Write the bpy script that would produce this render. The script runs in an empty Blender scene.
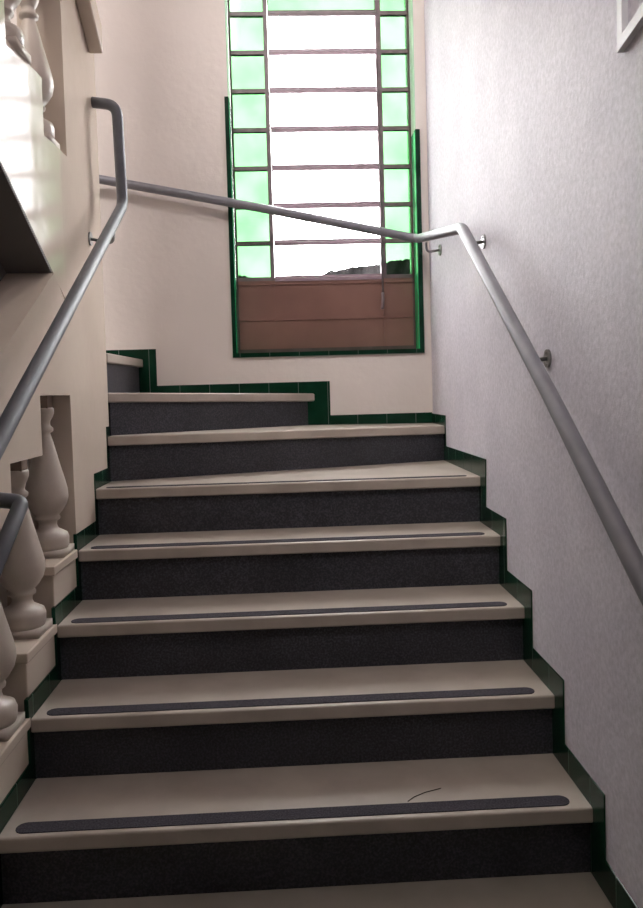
import bpy, bmesh, math, random
from mathutils import Vector, Matrix
random.seed(7)
scene = bpy.context.scene
COL = scene.collection

# ------------------------------------------------------------------ layout
R_, G_ = 0.18, 0.27                      # rise and going of a step
XR, XL, YB = 0.768, -0.719, 2.325        # right wall face, pier face, back wall face
XP = -0.87                               # far face of the pier between the flights
XO = -2.40                               # outer wall of the upper flight
Y0 = -8.5                                # far end of the hall behind the camera
TOP = 6.5
def line_low(y): return 0.18 + (y - 0.27) * R_ / G_      # nosing line of the lower flight
def line_up(y): return 1.98 + (1.35 - y) * R_ / G_       # nosing line of the upper flight

# ------------------------------------------------------------------ materials
def new_mat(name):
    m = bpy.data.materials.new(name); m.use_nodes = True
    nt = m.node_tree; b = nt.nodes['Principled BSDF']
    return m, nt, b
def N(nt, typ, **kw):
    n = nt.nodes.new(typ)
    for k, v in kw.items(): setattr(n, k, v)
    return n
def ramp(nt, fac, c0, c1, p0=0.3, p1=0.7):
    r = N(nt, 'ShaderNodeValToRGB')
    r.color_ramp.elements[0].position = p0; r.color_ramp.elements[1].position = p1
    r.color_ramp.elements[0].color = (*c0, 1); r.color_ramp.elements[1].color = (*c1, 1)
    nt.links.new(fac, r.inputs[0]); return r.outputs[0]
def noise(nt, scale, detail=3, rough=.5, co=None):
    if co is None:
        co = N(nt, 'ShaderNodeTexCoord').outputs['Object']
    n = N(nt, 'ShaderNodeTexNoise'); n.inputs['Scale'].default_value = scale
    n.inputs['Detail'].default_value = detail; n.inputs['Roughness'].default_value = rough
    nt.links.new(co, n.inputs['Vector']); return n.outputs['Fac']
def bump(nt, b, h, dist, strength=1.0):
    bp = N(nt, 'ShaderNodeBump'); bp.inputs['Distance'].default_value = dist
    bp.inputs['Strength'].default_value = strength
    nt.links.new(h, bp.inputs['Height']); nt.links.new(bp.outputs[0], b.inputs['Normal'])
def speckle(name, c0, c1, scale, rough, p0=.35, p1=.65, bdist=0, bscale=60, metal=0, spec=.5, detail=3):
    m, nt, b = new_mat(name)
    nt.links.new(ramp(nt, noise(nt, scale, detail), c0, c1, p0, p1), b.inputs['Base Color'])
    b.inputs['Roughness'].default_value = rough; b.inputs['Metallic'].default_value = metal
    b.inputs['Specular IOR Level'].default_value = spec
    if bdist: bump(nt, b, noise(nt, bscale, 4), bdist)
    return m

M = {}
# rough plaster, lilac from bluish light put into its colour, with worn paler patches
m, nt, b = new_mat('plaster_right')
base = ramp(nt, noise(nt, 3.0, 5, .6), (.65, .62, .70), (.73, .70, .775), .35, .65)
pat = ramp(nt, noise(nt, 1.7, 8, .7), (0, 0, 0), (1, 1, 1), .60, .72)
mx = N(nt, 'ShaderNodeMix', data_type='RGBA'); mx.inputs[7].default_value = (.76, .72, .75, 1)
mul = N(nt, 'ShaderNodeMath', operation='MULTIPLY'); mul.inputs[1].default_value = .5
nt.links.new(pat, mul.inputs[0]); nt.links.new(mul.outputs[0], mx.inputs[0]); nt.links.new(base, mx.inputs[6])
gm = N(nt, 'ShaderNodeMix', data_type='RGBA', blend_type='MULTIPLY'); gm.inputs[0].default_value = 1
nt.links.new(mx.outputs[2], gm.inputs[6])
nt.links.new(ramp(nt, noise(nt, 70, 6, .75), (.86, .86, .86), (1.08, 1.08, 1.08), .38, .62), gm.inputs[7])
nt.links.new(gm.outputs[2], b.inputs['Base Color'])
b.inputs['Roughness'].default_value = .62
bump(nt, b, noise(nt, 55, 5, .7), .0022, .7); M['plaster_r'] = m
M['plaster_b'] = speckle('plaster_back', (.74, .675, .635), (.79, .72, .68), 2.2, .7, bdist=.002, bscale=30)
# cream gloss enamel on the pier, balustrade and string
m, nt, b = new_mat('enamel_cream')
nt.links.new(ramp(nt, noise(nt, 2.5, 4), (.56, .47, .39), (.63, .54, .455)), b.inputs['Base Color'])
b.inputs['Roughness'].default_value = .13; b.inputs['Specular IOR Level'].default_value = .05
bump(nt, b, noise(nt, 9, 3), .004, .35); M['enamel'] = m
M['baluster'] = speckle('baluster_paint', (.50, .43, .37), (.58, .51, .44), 6, .38, bdist=.001, bscale=40)
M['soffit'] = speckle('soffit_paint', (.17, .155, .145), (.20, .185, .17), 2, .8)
M['ceiling'] = speckle('ceiling_paint', (.70, .68, .65), (.74, .72, .69), 2, .8)
M['stone'] = speckle('tread_marble', (.38, .325, .28), (.48, .42, .365), 7, .36, .3, .7, detail=9)
M['floor'] = speckle('landing_stone', (.33, .30, .25), (.42, .38, .33), 5, .42, .3, .7, detail=9)
# dark speckled granolith
m, nt, b = new_mat('riser_granite')
f1 = noise(nt, 160, 2, .5)
c1 = ramp(nt, f1, (.022, .023, .030), (.075, .074, .09), .42, .72)
f2 = noise(nt, 5, 4); c2 = ramp(nt, f2, (.75, .75, .75), (1.15, 1.15, 1.15), .3, .7)
mx = N(nt, 'ShaderNodeMix', data_type='RGBA', blend_type='MULTIPLY'); mx.inputs[0].default_value = 1
nt.links.new(c1, mx.inputs[6]); nt.links.new(c2, mx.inputs[7]); nt.links.new(mx.outputs[2], b.inputs['Base Color'])
b.inputs['Roughness'].default_value = .5; M['granite'] = m
M['strip'] = speckle('grit_strip', (.03, .027, .035), (.065, .058, .07), 220, .85, .35, .65, .0006, 250, 0, .15)
# glazed green tiles: seams every 0.15 m along x+y
m, nt, b = new_mat('green_tile')
tc = N(nt, 'ShaderNodeTexCoord'); sp = N(nt, 'ShaderNodeSeparateXYZ')
nt.links.new(tc.outputs['Object'], sp.inputs[0])
add = N(nt, 'ShaderNodeMath', operation='ADD'); nt.links.new(sp.outputs[0], add.inputs[0]); nt.links.new(sp.outputs[1], add.inputs[1])
mod = N(nt, 'ShaderNodeMath', operation='PINGPONG'); mod.inputs[1].default_value = .075
nt.links.new(add.outputs[0], mod.inputs[0])
lt = N(nt, 'ShaderNodeMath', operation='LESS_THAN'); lt.inputs[1].default_value = .0014
nt.links.new(mod.outputs[0], lt.inputs[0])
gcol = ramp(nt, noise(nt, 9, 3), (.003, .024, .012), (.006, .042, .022))
mx = N(nt, 'ShaderNodeMix', data_type='RGBA'); mx.inputs[7].default_value = (.16, .19, .17, 1)
nt.links.new(lt.outputs[0], mx.inputs[0]); nt.links.new(gcol, mx.inputs[6])
nt.links.new(mx.outputs[2], b.inputs['Base Color']); b.inputs['Roughness'].default_value = .2; b.inputs['Specular IOR Level'].default_value = .18; M['tile'] = m
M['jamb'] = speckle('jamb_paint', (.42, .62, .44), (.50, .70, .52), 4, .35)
M['jamb_tile_lit'] = speckle('jamb_green_tile_lit', (.02, .46, .17), (.03, .55, .22), 6, .15)  # same green tile, glow of the window light put into its colour
M['rail'] = speckle('rail_paint', (.19, .185, .215), (.23, .225, .255), 14, .42, metal=.1)
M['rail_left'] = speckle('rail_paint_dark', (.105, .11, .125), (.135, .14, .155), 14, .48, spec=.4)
M['chrome'] = speckle('bracket_metal', (.20, .195, .19), (.32, .31, .31), 30, .35, metal=.8)
M['trunk'] = speckle('white_plastic', (.72, .71, .74), (.78, .77, .80), 5, .4)
M['bars'] = speckle('window_bar_paint', (.15, .11, .12), (.21, .155, .17), 18, .42)
M['frame'] = speckle('window_frame_paint', (.075, .05, .045), (.11, .075, .07), 12, .45)
M['sash'] = speckle('sash_bar_bloom', (.32, .23, .27), (.40, .30, .35), 18, .35)  # bar paint lightened to carry the bloom around the clear panes
M['panel'] = speckle('panel_brown_paint', (.20, .095, .075), (.25, .125, .10), 3, .5, bdist=.001, bscale=20)
M['hair'] = speckle('hair_dark', (.03, .025, .02), (.05, .04, .03), 9, .7)
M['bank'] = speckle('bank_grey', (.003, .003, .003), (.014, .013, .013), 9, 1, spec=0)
M['outside'] = speckle('outside_render', (.5, .5, .48), (.6, .6, .58), 3, .9)
M['neck_shade'] = speckle('neck_brown_shade', (.26, .19, .155), (.31, .235, .19), 6, .5)  # cream neck block with the shade of its front put into the colour
def pane_mat(name, tint, refl=.06):
    m = bpy.data.materials.new(name); m.use_nodes = True; nt = m.node_tree; nt.nodes.clear()
    o = N(nt, 'ShaderNodeOutputMaterial'); t = N(nt, 'ShaderNodeBsdfTransparent'); g = N(nt, 'ShaderNodeBsdfGlossy')
    g.inputs['Roughness'].default_value = .08
    lo = (tint[0] * .78, tint[1] * .97, tint[2] * .80) if tint[0] < .5 else tint
    nt.links.new(ramp(nt, noise(nt, 5, 3), lo, tint, .3, .6), t.inputs['Color'])
    x = N(nt, 'ShaderNodeMixShader'); x.inputs[0].default_value = refl
    nt.links.new(t.outputs[0], x.inputs[1]); nt.links.new(g.outputs[0], x.inputs[2]); nt.links.new(x.outputs[0], o.inputs[0])
    return m
M['glass'] = pane_mat('clear_glass', (.97, .97, .98), .04)
M['glass_green'] = pane_mat('green_glass', (.175, .275, .185), .04)

# ------------------------------------------------------------------ mesh helpers
def link(name, bm, mat, parent=None, smooth=False, bevel=0, seg=2):
    bmesh.ops.remove_doubles(bm, verts=bm.verts, dist=1e-6)
    bmesh.ops.recalc_face_normals(bm, faces=bm.faces)
    me = bpy.data.meshes.new(name); bm.to_mesh(me); bm.free()
    if smooth:
        for p in me.polygons: p.use_smooth = True
    me.materials.append(mat)
    o = bpy.data.objects.new(name, me); COL.objects.link(o)
    if parent: o.parent = parent
    if bevel:
        md = o.modifiers.new('Bevel', 'BEVEL'); md.width = bevel; md.segments = seg; md.limit_method = 'ANGLE'
    return o
def box(bm, x0, x1, y0, y1, z0, z1):
    v = [bm.verts.new((x, y, z)) for x in (x0, x1) for y in (y0, y1) for z in (z0, z1)]
    for f in ((0, 1, 3, 2), (4, 6, 7, 5), (0, 4, 5, 1), (2, 3, 7, 6), (0, 2, 6, 4), (1, 5, 7, 3)):
        bm.faces.new([v[i] for i in f])
def Box(*a):
    bm = bmesh.new(); box(bm, *a); return bm
def prism_yz(bm, pts, x0, x1):
    a = [bm.verts.new((x0, y, z)) for y, z in pts]; b_ = [bm.verts.new((x1, y, z)) for y, z in pts]
    n = len(pts); bm.faces.new(a); bm.faces.new(b_[::-1])
    for i in range(n): bm.faces.new([a[i], b_[i], b_[(i + 1) % n], a[(i + 1) % n]])
def prism_xy(bm, pts, z0, z1):
    a = [bm.verts.new((x, y, z0)) for x, y in pts]; b_ = [bm.verts.new((x, y, z1)) for x, y in pts]
    n = len(pts); bm.faces.new(a[::-1]); bm.faces.new(b_)
    for i in range(n): bm.faces.new([a[i], a[(i + 1) % n], b_[(i + 1) % n], b_[i]])
def prism_xz(bm, pts, y0, y1):
    a = [bm.verts.new((x, y0, z)) for x, z in pts]; b_ = [bm.verts.new((x, y1, z)) for x, z in pts]
    n = len(pts); bm.faces.new(a); bm.faces.new(b_[::-1])
    for i in range(n): bm.faces.new([a[i], b_[i], b_[(i + 1) % n], a[(i + 1) % n]])
def lathe(bm, prof, seg=28, c=(0, 0, 0)):
    rings = []
    for r, z in prof:
        rings.append([bm.verts.new((c[0] + r * math.cos(2 * math.pi * k / seg), c[1] + r * math.sin(2 * math.pi * k / seg), c[2] + z)) for k in range(seg)])
    for a, b_ in zip(rings, rings[1:]):
        for k in range(seg): bm.faces.new([a[k], a[(k + 1) % seg], b_[(k + 1) % seg], b_[k]])
    bm.faces.new(rings[0][::-1]); bm.faces.new(rings[-1])
def rounded(pts, rad, n=7):
    P = [Vector(p) for p in pts]; out = [P[0]]
    for i in range(1, len(P) - 1):
        d0 = (P[i - 1] - P[i]); d1 = (P[i + 1] - P[i])
        r = min(rad, d0.length * .45, d1.length * .45)
        a = P[i] + d0.normalized() * r; c = P[i] + d1.normalized() * r
        for k in range(n + 1):
            t = k / n; out.append(a * (1 - t) ** 2 + P[i] * 2 * t * (1 - t) + c * t * t)
    out.append(P[-1]); return out
def tube(bm, pts, r, seg=16):
    P = [Vector(p) for p in pts]; rings = []
    up = Vector((.13, .2, 1)).normalized()
    for i, p in enumerate(P):
        t = (P[min(i + 1, len(P) - 1)] - P[max(i - 1, 0)]).normalized()
        if i == 0:
            u = up - t * up.dot(t)
            if u.length < .2: u = Vector((1, 0, 0)) - t * t.x
        else: u = u - t * u.dot(t)
        u.normalize(); v = t.cross(u)
        rings.append([bm.verts.new(p + (u * math.cos(2 * math.pi * k / seg) + v * math.sin(2 * math.pi * k / seg)) * r) for k in range(seg)])
    for a, b_ in zip(rings, rings[1:]):
        for k in range(seg): bm.faces.new([a[k], a[(k + 1) % seg], b_[(k + 1) % seg], b_[k]])
    bm.faces.new(rings[0][::-1]); bm.faces.new(rings[-1])
def Tube(pts, r, seg=16):
    bm = bmesh.new(); tube(bm, pts, r, seg); return bm
def struct(o): o['kind'] = 'structure'; return o
def thing(name, label, cat, loc=(0, 0, 0), group=None):
    o = bpy.data.objects.new(name, None); COL.objects.link(o); o.location = loc
    o.empty_display_size = .1; o['label'] = label; o['category'] = cat
    if group: o['group'] = group
    return o
def tag(o, label, cat, group=None):
    o['label'] = label; o['category'] = cat
    if group: o['group'] = group
    return o

# ------------------------------------------------------------------ room shell
struct(link('floor', Box(XO, XR, Y0, YB, -.2, 0), M['floor']))
struct(link('wall_right', Box(XR, XR + .2, Y0, YB + .3, -.2, TOP), M['plaster_r']))
WX0, WX1, WZ0, WZ1, WD = -.232, .712, 1.445, 3.62, .24      # window opening
bm = bmesh.new()
prism = [(XO, -.2), (XR, -.2), (XR, TOP), (XO, TOP)]
box(bm, XO, WX0, YB, YB + WD, -.2, TOP); box(bm, WX1, XR, YB, YB + WD, -.2, TOP)
box(bm, WX0, WX1, YB, YB + WD, -.2, WZ0); box(bm, WX0, WX1, YB, YB + WD, WZ1, TOP)
struct(link('wall_back', bm, M['plaster_b']))
struct(link('wall_outer', Box(XO - .2, XO, Y0, YB + .3, -.2, TOP), M['plaster_b']))
struct(link('ceiling', Box(XO - .2, XR + .2, Y0, YB + .3, TOP, TOP + .2), M['ceiling']))
# upper landing over the hall, and the hall end behind the camera
struct(link('floor_upper', Box(XO, XR, Y0, -1.36, 3.52, 3.76), M['ceiling']))
struct(link('wall_front', Box(XO, XR, Y0 - .2, Y0, -.2, TOP), M['plaster_b']))
# pier between the two flights
bm = bmesh.new(); prism_yz(bm, [(1.07, 0), (1.615, 0), (1.615, 4.1), (1.15, 4.1), (1.15, 2.09), (1.07, 2.09)], XP, XL)
struct(link('wall_left', bm, M['enamel']))
# wall under the upper flight
struct(link('wall_understair', Box(XO, XP, .94, 1.06, 0, 1.70), M['plaster_b']))

# ------------------------------------------------------------------ staircase
st = thing('staircase', 'pale stone staircase with dark grey risers climbing to the tall window and turning left', 'staircase', (0, .27, 0))
def child(o, p):
    o.parent = p; o.matrix_parent_inverse = Matrix.Translation(p.location).inverted(); return o
Z6, Z7, Z8 = 1.068, 1.243, 1.433
zs = [.18, .36, .54, .72, .90, Z6, Z7, Z8]
NOS = .04
tread_poly = []
for n in range(1, 5):
    tread_poly.append([(XL, n * G_), (XR, n * G_), (XR, n * G_ + G_ + .05), (XL, n * G_ + G_ + .05)])
L6 = ((XL, 1.575), (XR, 2.02)); L7 = ((XL, 1.617), (.165, YB)); L8 = ((XL, 1.64), (-.702, YB))
tread_poly.append([(XL, 1.35), (XR, 1.35), (XR, 2.06), (XL, 1.61)])
tread_poly.append([L6[0], L6[1], (XR, YB), (.09, YB), (XL, 1.66)])
tread_poly.append([L7[0], L7[1], (-.76, YB), (-.76, 1.64)])
tread_poly.append([L8[0], L8[1], (-1.76, YB), (-.90, 1.64)])
treads = []
for n, poly in enumerate(tread_poly, 1):
    bm = bmesh.new(); prism_xy(bm, poly, zs[n - 1] - NOS, zs[n - 1])
    if n == 6:
        for v in bm.verts: v.co.z += .020 * (XR - v.co.x) / (XR - XL)
    if n == 7:      # sagging winder: a little higher at the pier
        for v in bm.verts: v.co.z += .024 - .03 * (v.co.y - 1.617) / .71
    t = link('tread', bm, M['stone'], bevel=.006, seg=3); child(t, st); treads.append(t)
    if n <= 5:      # grit strip with rounded ends
        ya, yb = n * G_ + .017, n * G_ + .064
        if n == 5: yb = n * G_ + .045
        rr = (yb - ya) / 2; xa, xb = XL + .035 + rr, XR - .05 - rr; pts = []
        for k in range(9): a = -math.pi / 2 + math.pi * k / 8; pts.append((xb + rr * math.cos(a), (ya + yb) / 2 + rr * math.sin(a)))
        for k in range(9): a = math.pi / 2 + math.pi * k / 8; pts.append((xa + rr * math.cos(a), (ya + yb) / 2 + rr * math.sin(a)))
        bm = bmesh.new(); prism_xy(bm, pts, zs[n - 1] - .001, zs[n - 1] + .0022)
        s = link('anti_slip_strip', bm, M['strip']); s.parent = t
OV = .022
for n in range(1, 9):
    z0 = 0 if n == 1 else zs[n - 2]; z1 = zs[n - 1] - NOS
    (xa, ya), (xb, yb) = tread_poly[n - 1][0], tread_poly[n - 1][1]
    d = Vector((xb - xa, yb - ya)).normalized(); nv = Vector((-d.y, d.x))
    a = Vector((xa, ya)) + nv * OV; c = Vector((xb, yb)) + nv * OV
    if n >= 6:      # keep the winder risers on the pier and wall faces
        a += d * ((XL - a.x) / d.x) if abs(d.x) > .2 else Vector((0, 0))
        if n == 6: c += d * ((XR - c.x) / d.x)
        else: c += d * ((YB - c.y) / d.y)
    th = .05 if n < 7 else .03
    p = [a, c, c + nv * th, a + nv * th]
    bm = bmesh.new(); prism_xy(bm, [(q.x, q.y) for q in p], z0 - .002, z1 + (.022 if n in (6, 7) else .002))
    child(link('riser', bm, M['granite']), st)

# upper flight: going back over the camera's left
up = thing('staircase', 'upper flight of stairs with dark soffit and glossy pale string overhead at left', 'staircase', (-1.6, 1.35, 1.98))
def upc(o): return child(o, up)
bm = bmesh.new()
UEND = -1.35
prof = [(1.35, 1.98 - .005)]
y, z = 1.35, 1.98; pts = [(y, z)]
while y > UEND + .01:
    y -= G_; pts.append((y, z)); z += R_; pts.append((y, z))
tops = pts
low = [(y, line_up(y) - .66), (1.06, line_up(1.06) - .66), (1.06, 1.40), (1.35, 1.40)]
prism_yz(bm, tops[:-1] + low, XO, XP + .0)
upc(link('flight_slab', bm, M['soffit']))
# winders of the upper half
for name_z, poly in ((1.62, [(-.90, 1.64), (-1.76, YB), (XO, YB), (XO, 2.02), (-.90, 1.62)]), (1.80, [(-.88, 1.6), (XO, 2.0), (XO, 1.35), (-.88, 1.35)])):
    bm = bmesh.new(); prism_xy(bm, poly, name_z - .3, name_z); upc(link('winder_step', bm, M['stone']))
# string: stepped plinth skewed for a wider window reflection, lower edge parallel to the flight
bm = bmesh.new()
SY = 1.15
def sl(y): return 1.679 - .667 * (y - .925)
pts = [(1.07, sl(1.07))]
pts.append((1.07, 2.09))
y, z = .925, 2.09
PTS_UP = []
pts.append((y, z))
while y > UEND:
    z += R_; pts.append((y, z)); PTS_UP.append((y, z)); y -= G_; pts.append((y, z))
pts.append((y, sl(y)))
prism_yz(bm, pts, XP, XL)
for v in bm.verts:
    if v.co.x > XL - .01: v.co.x -= .052 * (1.07 - v.co.y)
upc(link('string_wall', bm, M['enamel']))
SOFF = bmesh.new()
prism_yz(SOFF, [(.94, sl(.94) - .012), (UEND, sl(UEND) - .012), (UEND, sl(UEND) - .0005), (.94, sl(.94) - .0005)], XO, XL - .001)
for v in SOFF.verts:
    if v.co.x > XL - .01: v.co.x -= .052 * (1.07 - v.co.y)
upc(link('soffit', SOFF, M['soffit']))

# ------------------------------------------------------------------ balusters and balustrades
PROF = [(.062, 0), (.066, .012), (.067, .035), (.062, .05), (.048, .058), (.034, .066), (.029, .078), (.030, .09), (.040, .097), (.041, .104),
        (.036, .11), (.050, .125), (.064, .148), (.070, .172), (.069, .195), (.062, .225), (.052, .262), (.041, .305), (.030, .35), (.022, .378),
        (.020, .385), (.030, .392), (.031, .402), (.022, .41), (.022, .425), (.030, .438), (.035, .452), (.035, .466), (.031, .47)]
def make_baluster(par, x, y, z, htop):
    bm = bmesh.new(); lathe(bm, PROF, 32, (x, y, z + .022))
    box(bm, x - .066, x + .066, y - .066, y + .066, z, z + .0225)
    o = child(link('baluster', bm, M['baluster'], smooth=True), par)
    bm = bmesh.new(); box(bm, x - .024, x + .024, y - .026, y + .026, z + .49, htop)
    c = link('neck_block', bm, M['neck_shade']); c.parent = o
    return o
bal = thing('balustrade', 'cream balustrade with vase balusters on stepped plinths beside the lower steps', 'balustrade', (-.79, .5, 0))
BY0 = -.02
for n in (1, 2, 3):
    y0, y1 = n * G_, (n + 1) * G_
    z1 = (n + 1) * R_ + .008
    bm = bmesh.new(); box(bm, XP, XL - .004, y0 + .006, y1 + (.02 if n < 3 else -.012), 0, z1 - .03)
    box(bm, XP - .012, XL + .004, y0 - .006, y1 + (.0 if n < 3 else -.012), z1 - .03, z1)
    child(link('plinth', bm, M['enamel'], bevel=.004), bal)
    make_baluster(bal, -.79, y0 + .185, z1, (n + 1) * R_ + .548)
bm = bmesh.new(); box(bm, XP - .02, XL + .005, BY0 - .02, G_ - .01, 0, line_low(.0) + 1.1)
child(link('end_post', bm, M['enamel'], bevel=.008), bal)
bm = bmesh.new(); K = .60
def btop(y): return 1.674 + .60 * (y - .95)
def bbot(y): return line_low(y) + .545
steps = [(G_ - .02, 2 * R_ + .54)]
for n in (2, 3): steps += [(n * G_ - .06, n * R_ + .54), (n * G_ - .06, (n + 1) * R_ + .54)]
steps.append((1.07, 4 * R_ + .54))
prism_yz(bm, steps + [(1.07, 1.568), (.94, 1.656), (.94, btop(.94) - .012), (G_ - .02, btop(G_ - .02))], XP, XL)
child(link('parapet', bm, M['enamel']), bal)

ub = thing('balustrade', 'upper balustrade with pale balusters and thick coping over the string, top left corner', 'balustrade', (-.79, .9, 2.1))
k = 0
for (y, z) in PTS_UP[:7]:
    yy = y + .10
    make_baluster(ub, -.79, yy, z - R_, z - R_ + .60); k += 1
bm = bmesh.new()
prism_yz(bm, [(1.149, line_up(1.15) + .53), (1.149, line_up(1.16) + 1.1), (UEND, line_up(UEND) + 1.1), (UEND, line_up(UEND) + .53)], XP, XL)
child(link('parapet', bm, M['enamel'], bevel=.006), ub)
def cop(y): return 2.723 - .65 * (y - 1.347)
bm = bmesh.new()
prism_yz(bm, [(1.53, cop(1.53)), (1.53, cop(1.53) + .11), (UEND, cop(UEND) + .11), (UEND, cop(UEND))], XL - .0, XL + .055)
child(link('coping', bm, M['enamel'], bevel=.006), ub)

# ------------------------------------------------------------------ skirtings of green tile
bm = bmesh.new(); TH = .004
pts = [(Y0, 0), (Y0, .09), (.27 - .07, .09)]
for n in range(1, 5):
    pts += [(n * G_ - .07, n * R_ + .072), ((n + 1) * G_ - .07, n * R_ + .072)]
pts += [(5 * G_ - .085, .975), (2.0, .972), (2.0, Z6 + .05), (YB, Z6 + .05), (YB, 0)]
prism_yz(bm, pts, XR - TH, XR)
struct(link('baseboard_right', bm, M['tile'], bevel=.002))
bm = bmesh.new(); pts = [(.27 - .03, 0), (.27 - .03, .27)]
pts = [(.2, 0), (.2, .08), (.24, .08)]
for n in range(1, 6):
    pts += [(n * G_ - .012, n * R_ + .06), ((n + 1) * G_ - .012, n * R_ + .06)]
pts[-1] = (1.56, 5 * R_ + .06)
pts += [(1.56, Z6 + .06), (1.612, Z6 + .06), (1.612, 0)]
prism_yz(bm, pts, XL - .01, XL + .002)
struct(link('baseboard_left', bm, M['tile'], bevel=.002))
bm = bmesh.new()
prism_xz(bm, [(XR - TH, Z6), (XR - TH, Z6 + .055), (.24, Z6 + .055), (.24, 1.298), (-.635, 1.298), (-.635, 1.484), (-1.76, 1.484), (-1.76, 1.2), (.08, 1.2), (.08, Z6)], YB - TH, YB)
struct(link('baseboard_back', bm, M['tile'], bevel=.002))

# ------------------------------------------------------------------ window
bm = bmesh.new()
box(bm, WX0 - .016, WX0 + .004, YB - .014, YB + .0, WZ0 - .016, 2.73)
struct(link('trim_1', bm, M['tile']))
bm = bmesh.new(); box(bm, WX1 - .004, WX1 + .018, YB - .014, YB, WZ0 - .016, 2.557)
struct(link('trim_2', bm, M['tile']))
bm = bmesh.new(); box(bm, WX0 + .004, WX1 - .004, YB - .014, YB, WZ0 - .016, WZ0 + .006)
struct(link('trim_3', bm, M['tile']))
bm = bmesh.new()
box(bm, WX0, WX0 + .006, YB, YB + WD, WZ0, 2.73); box(bm, WX1 - .006, WX1, YB, YB + WD, WZ0, 2.557)
box(bm, WX0 + .006, WX1 - .006, YB, YB + WD, WZ0, WZ0 + .006)
struct(link('trim_4', bm, M['jamb_tile_lit']))
bm = bmesh.new()
box(bm, WX0, WX0 + .005, YB, YB + WD, 2.732, WZ1); box(bm, WX1 - .005, WX1, YB, YB + WD, 2.56, WZ1)
struct(link('trim_5', bm, M['jamb']))
win = bpy.data.objects.new('window_1', None); COL.objects.link(win); win.location = (.24, YB + .1, WZ0); struct(win)
WY = YB + .10
def wc(o): return child(o, win)
FX0, FX1 = WX0 + .007, WX1 - .007
CX0, CX1 = -.036, .548
bm = bmesh.new(); fw = .010
box(bm, FX0, FX0 + fw, WY, WY + .035, WZ0 + .008, WZ1 - .005); box(bm, FX1 - fw, FX1, WY, WY + .035, WZ0 + .008, WZ1 - .005)
box(bm, FX0 + fw, FX1 - fw, WY, WY + .035, WZ0 + .008, WZ0 + .03); box(bm, FX0 + fw, FX1 - fw, WY, WY + .035, WZ1 - .03, WZ1 - .005)
wc(link('window_frame', bm, M['frame']))
for cx in (CX0, CX1):
    wc(link('mullion', Box(cx - .011, cx + .011, WY + .001, WY + .034, 1.80, WZ1 - .03), M['bars']))
ROWS = [1.838, 2.024, 2.213, 2.408, 2.604, 2.802, 2.996, 3.191, 3.385, WZ1 - .03]
for z in ROWS[:-1]:
    wc(link('glazing_bar', Box(FX0 + fw, CX0 - .011, WY + .004, WY + .03, z - .010, z + .010), M['bars']))
    wc(link('glazing_bar', Box(CX1 + .011, FX1 - fw, WY + .004, WY + .03, z - .010, z + .010), M['bars']))
for i, (z0, z1) in enumerate(zip(ROWS, ROWS[1:])):
    # pivoting centre sash: two rails, two stiles, and its pane
    bm = bmesh.new(); a, c = CX0 + .012, CX1 - .012
    box(bm, a, c, WY - .004, WY + .012, z0 - .014, z0 + .001); box(bm, a, c, WY + .002, WY + .024, z0 + .006, z0 + .015)
    box(bm, a, a + .006, WY, WY + .02, z0 + .01, z1 - .012); box(bm, c - .006, c, WY, WY + .02, z0 + .01, z1 - .012)
    sash = wc(link('sash', bm, M['sash'] if z0 < 3.1 else M['bars']))
    green = z0 > 3.1
    pn = link('pane', Box(a + .006, c - .006, WY + .008, WY + .012, z0 + .015, z1 - .014), M['glass_green'] if green else M['glass']); pn.parent = sash
    if green: pn['label'] = 'green glass pane'
    for xa, xb in ((FX0 + fw, CX0 - .011), (CX1 + .011, FX1 - fw)):
        g = wc(link('pane', Box(xa, xb, WY + .014, WY + .018, z0 + .010, z1 - .010), M['glass_green'])); g['label'] = 'green glass pane'
# brown sheet panel in the bottom of the frame
bm = bmesh.new(); box(bm, FX0 + fw, FX1 - fw, WY + .006, WY + .022, WZ0 + .03, 1.828)
lp = wc(link('lower_panel', bm, M['panel'])); lp['label'] = 'brown painted metal panel'
bm = bmesh.new()
box(bm, FX0 + fw, FX1 - fw, WY, WY + .008, 1.806, 1.828); box(bm, FX0 + fw, FX1 - fw, WY + .001, WY + .008, 1.622, 1.634)
for cx in (CX0, CX1): box(bm, cx - .008, cx + .008, WY, WY + .008, WZ0 + .03, 1.81)
pr = link('panel_rib', bm, M['panel']); pr.parent = lp
# opening lever on the right mullion
bm = bmesh.new(); tube(bm, [(CX1 - .018, WY - .018, 2.95), (CX1 - .012, WY - .02, 2.1), (CX1 - .014, WY - .022, 1.72)], .005, 10)
lv = wc(link('lever_rod', bm, M['bars'], smooth=True))
bm = bmesh.new(); tube(bm, rounded([(CX1 - .014, WY - .022, 1.75), (CX1 - .016, WY - .04, 1.715), (CX1 - .022, WY - .05, 1.665)], .02), .008, 10)
hd = link('lever_handle', bm, M['bars'], smooth=True); hd.parent = lv
for z in ROWS[1:6]:
    h = link('lever_link', Box(CX1 - .02, CX1 - .010, WY - .02, WY + .002, z - .004, z + .004), M['bars']); h.parent = lv

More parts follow.
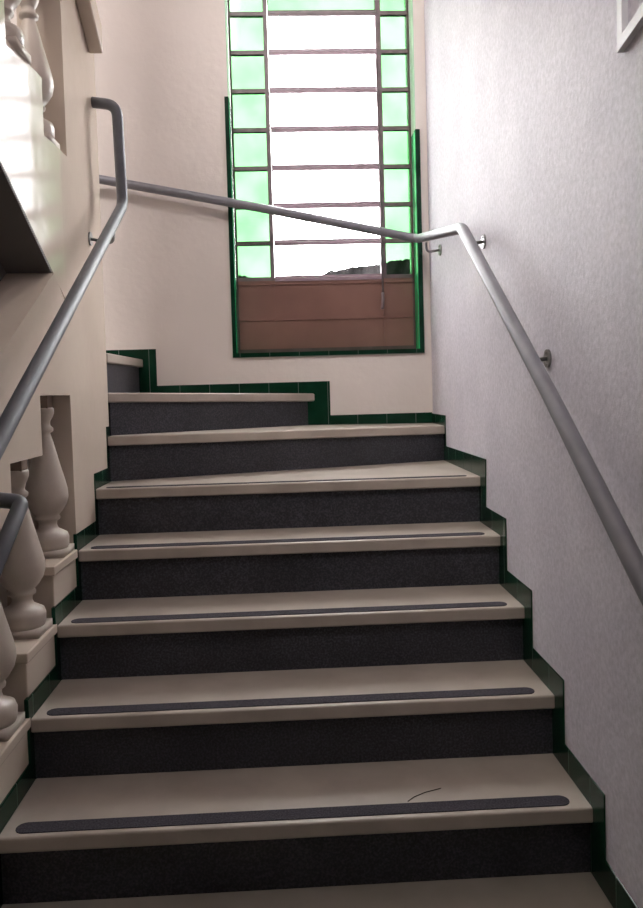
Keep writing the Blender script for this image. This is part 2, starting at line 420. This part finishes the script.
# outside: ragged bank of ground beyond the window
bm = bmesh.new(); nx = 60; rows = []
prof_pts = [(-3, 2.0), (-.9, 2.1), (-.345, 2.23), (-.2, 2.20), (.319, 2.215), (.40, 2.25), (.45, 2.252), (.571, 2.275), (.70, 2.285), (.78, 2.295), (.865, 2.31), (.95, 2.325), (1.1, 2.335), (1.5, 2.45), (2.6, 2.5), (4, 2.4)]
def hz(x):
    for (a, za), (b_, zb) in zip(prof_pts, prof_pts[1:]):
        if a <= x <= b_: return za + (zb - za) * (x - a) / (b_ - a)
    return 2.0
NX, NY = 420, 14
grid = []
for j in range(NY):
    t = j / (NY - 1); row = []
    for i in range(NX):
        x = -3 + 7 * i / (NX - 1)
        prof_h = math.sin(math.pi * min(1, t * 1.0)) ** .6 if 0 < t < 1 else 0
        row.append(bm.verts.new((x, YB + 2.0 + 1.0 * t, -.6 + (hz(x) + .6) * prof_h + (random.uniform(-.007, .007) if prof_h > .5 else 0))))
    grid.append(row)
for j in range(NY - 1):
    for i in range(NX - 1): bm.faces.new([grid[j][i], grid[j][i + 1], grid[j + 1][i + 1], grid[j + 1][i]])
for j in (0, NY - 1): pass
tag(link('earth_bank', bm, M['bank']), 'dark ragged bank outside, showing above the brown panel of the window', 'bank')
struct(link('wall_sky_blocker', Box(-3.6, -3.3, YB + .5, YB + 10, -.6, 8), M['outside']))  # added unseen wall, keeps side sky light off the right wall
struct(link('ground_outside', Box(-9, 9, YB + .5, YB + 12, -.8, -.6), M['outside']))

# ------------------------------------------------------------------ handrails
def bracket(par, pa, pw, mat, rose=.022):
    """rod from the rail (pa) to a round plate on the wall (pw)"""
    pa, pw = Vector(pa), Vector(pw); d = (pw - pa).normalized()
    bm = bmesh.new()
    tube(bm, [pa, pw], .0055, 10); tube(bm, [pw - d * .006, pw], rose, 18)
    o = child(link('bracket', bm, mat, smooth=False), par)
    return o
RX = XR - .07
rr = thing('handrail', 'grey tubular handrail on the right wall that turns and runs across the window', 'handrail', (RX, .5, 1.0))
path = rounded([(RX, -1.2, .195), (RX, -.16, .867), (RX, .33, 1.2115), (RX, 1.29, 1.847), (RX - .003, 2.245, 1.995), (-.086, 2.255, 2.164), (-.873, 2.255, 2.318), (-1.6, 2.255, 2.45)], .04)
# keep the long straight exactly straight, with tight corners
child(link('rail', Tube(path, .0215, 20), M['rail'], smooth=True), rr)
def plate_bracket(y, zr, zw):
    bm = bmesh.new(); tube(bm, rounded([(RX, y, zr - .018), (RX + .004, y, zw - .008), (XR, y, zw)], .02), .006, 10)
    b_ = child(link('bracket', bm, M['chrome'], smooth=True), rr)
    bm = bmesh.new(); tube(bm, [(XR - .006, y, zw), (XR, y, zw)], .026, 20)
    f = link('wall_plate', bm, M['chrome']); f.parent = b_
    f2 = bmesh.new()
    f2.free()
    for s in (-1, 1):
        g = link('screw', Tube([(XR - .009, y, zw + s * .017), (XR - .005, y, zw + s * .017)], .004, 8), M['chrome']); g.parent = b_
plate_bracket(1.24, 1.81, 1.785); plate_bracket(.56, 1.352, 1.325); plate_bracket(2.04, 1.955, 1.90); plate_bracket(-.45, .68, .65)
lr = thing('handrail', 'dark grey handrail along the cream parapet on the left, looping back at its top', 'handrail', (-.62, .5, 1.0))
LX = -.622
path = rounded([(LX, -.25, .92), (LX, .15, 1.161), (LX, .645, 1.459), (LX, 1.585, 2.025), (LX, 1.545, 2.41), (XL - .0, 1.55, 2.425)], .045)
child(link('rail', Tube(path, .0215, 20), M['rail_left'], smooth=True), lr)
for y, zr, zw in ((1.42, 1.925, 1.86), (.05, 1.10, 1.07)):
    bm = bmesh.new(); tube(bm, rounded([(LX, y, zr - .02), (LX - .01, y, zw - .02), (XL, y, zw)], .02), .006, 10)
    b_ = child(link('bracket', bm, M['chrome'], smooth=True), lr)
    bm = bmesh.new(); tube(bm, [(XL + .006, y, zw), (XL, y, zw)], .026, 20)
    f = link('wall_plate', bm, M['chrome']); f.parent = b_
ll = thing('handrail', 'short lower handrail end with return bend at the far left edge', 'handrail', (-.64, .2, .9))
path = rounded([(-.63, -.25, .66), (-.63, .30, 1.0), (XL, .30, 1.012)], .02)
child(link('rail', Tube(path, .019, 18), M['rail_left'], smooth=True), ll)

# ------------------------------------------------------------------ trunking on the right wall
bm = bmesh.new(); D = .014
prism_yz(bm, [(.058, TOP), (.058, 1.958), (-1.2, 2.169), (-1.2, 2.195), (.033, 1.988), (.033, TOP)], XR - D, XR)
ct = tag(link('cable_trunking', bm, M['trunk'], bevel=.001), 'thin white cable trunking bent at a corner, high on the right wall', 'trunking')
# hair lying on the first tread
bm = bmesh.new()
tube(bm, [(.306, .343, .1812), (.325, .362, .1815), (.357, .381, .182), (.385, .392, .1815), (.403, .399, .1812)], .0012, 6)
tag(link('thread', bm, M['hair']), 'thin dark thread lying on the lowest full tread behind its grit strip', 'thread')

# ------------------------------------------------------------------ light
w = bpy.data.worlds.new('World'); scene.world = w; w.use_nodes = True
nt = w.node_tree; bg = nt.nodes['Background']
tc = N(nt, 'ShaderNodeTexCoord'); sp = N(nt, 'ShaderNodeSeparateXYZ'); nt.links.new(tc.outputs['Generated'], sp.inputs[0])
r = N(nt, 'ShaderNodeValToRGB'); nt.links.new(sp.outputs[2], r.inputs[0])
r.color_ramp.elements[0].position = 0; r.color_ramp.elements[0].color = (.35, .35, .36, 1)
r.color_ramp.elements[1].position = .06; r.color_ramp.elements[1].color = (1, .985, .985, 1)
nt.links.new(r.outputs[0], bg.inputs[0]); bg.inputs[1].default_value = 15.5
ld = bpy.data.lights.new('upper_hall_fill', 'AREA'); ld.shape = 'RECTANGLE'; ld.size = 2.2; ld.size_y = 1.5
ld.energy = 128; ld.color = (1, .95, .91)  # added fill without a fitting, lifts the back wall and upper steps
lo_ = bpy.data.objects.new('upper_hall_fill', ld); COL.objects.link(lo_)
lo_.location = (-1.5, -2.7, 6.0); lo_.rotation_euler = (Vector((0, 2.2, 2.2)) - Vector((-1.5, -2.7, 6.0))).to_track_quat('-Z', 'Y').to_euler()
scene.view_settings.view_transform = 'Standard'; scene.view_settings.look = 'None'
scene.view_settings.gamma = 1; scene.view_settings.use_curve_mapping = False
scene.view_settings.exposure = 1.0

# ------------------------------------------------------------------ camera
cam = bpy.data.cameras.new('Camera'); co = bpy.data.objects.new('Camera', cam); COL.objects.link(co)
yaw, pitch, roll = .042, -.043, -.028
f = Vector((math.sin(yaw) * math.cos(pitch), math.cos(yaw) * math.cos(pitch), math.sin(pitch)))
rt = Vector((math.cos(yaw), -math.sin(yaw), 0)); u = rt.cross(f)
c, s = math.cos(roll), math.sin(roll)
rx, ux = rt * c + u * s, -rt * s + u * c
co.matrix_world = Matrix(((rx.x, ux.x, -f.x, .028), (rx.y, ux.y, -f.y, -1.586), (rx.z, ux.z, -f.z, 1.253), (0, 0, 0, 1)))
cam.sensor_fit = 'VERTICAL'; cam.sensor_height = 36; cam.lens = 764.4 / 908 * 36
cam.shift_y = -31 / 908; cam.clip_start = .02
scene.camera = co
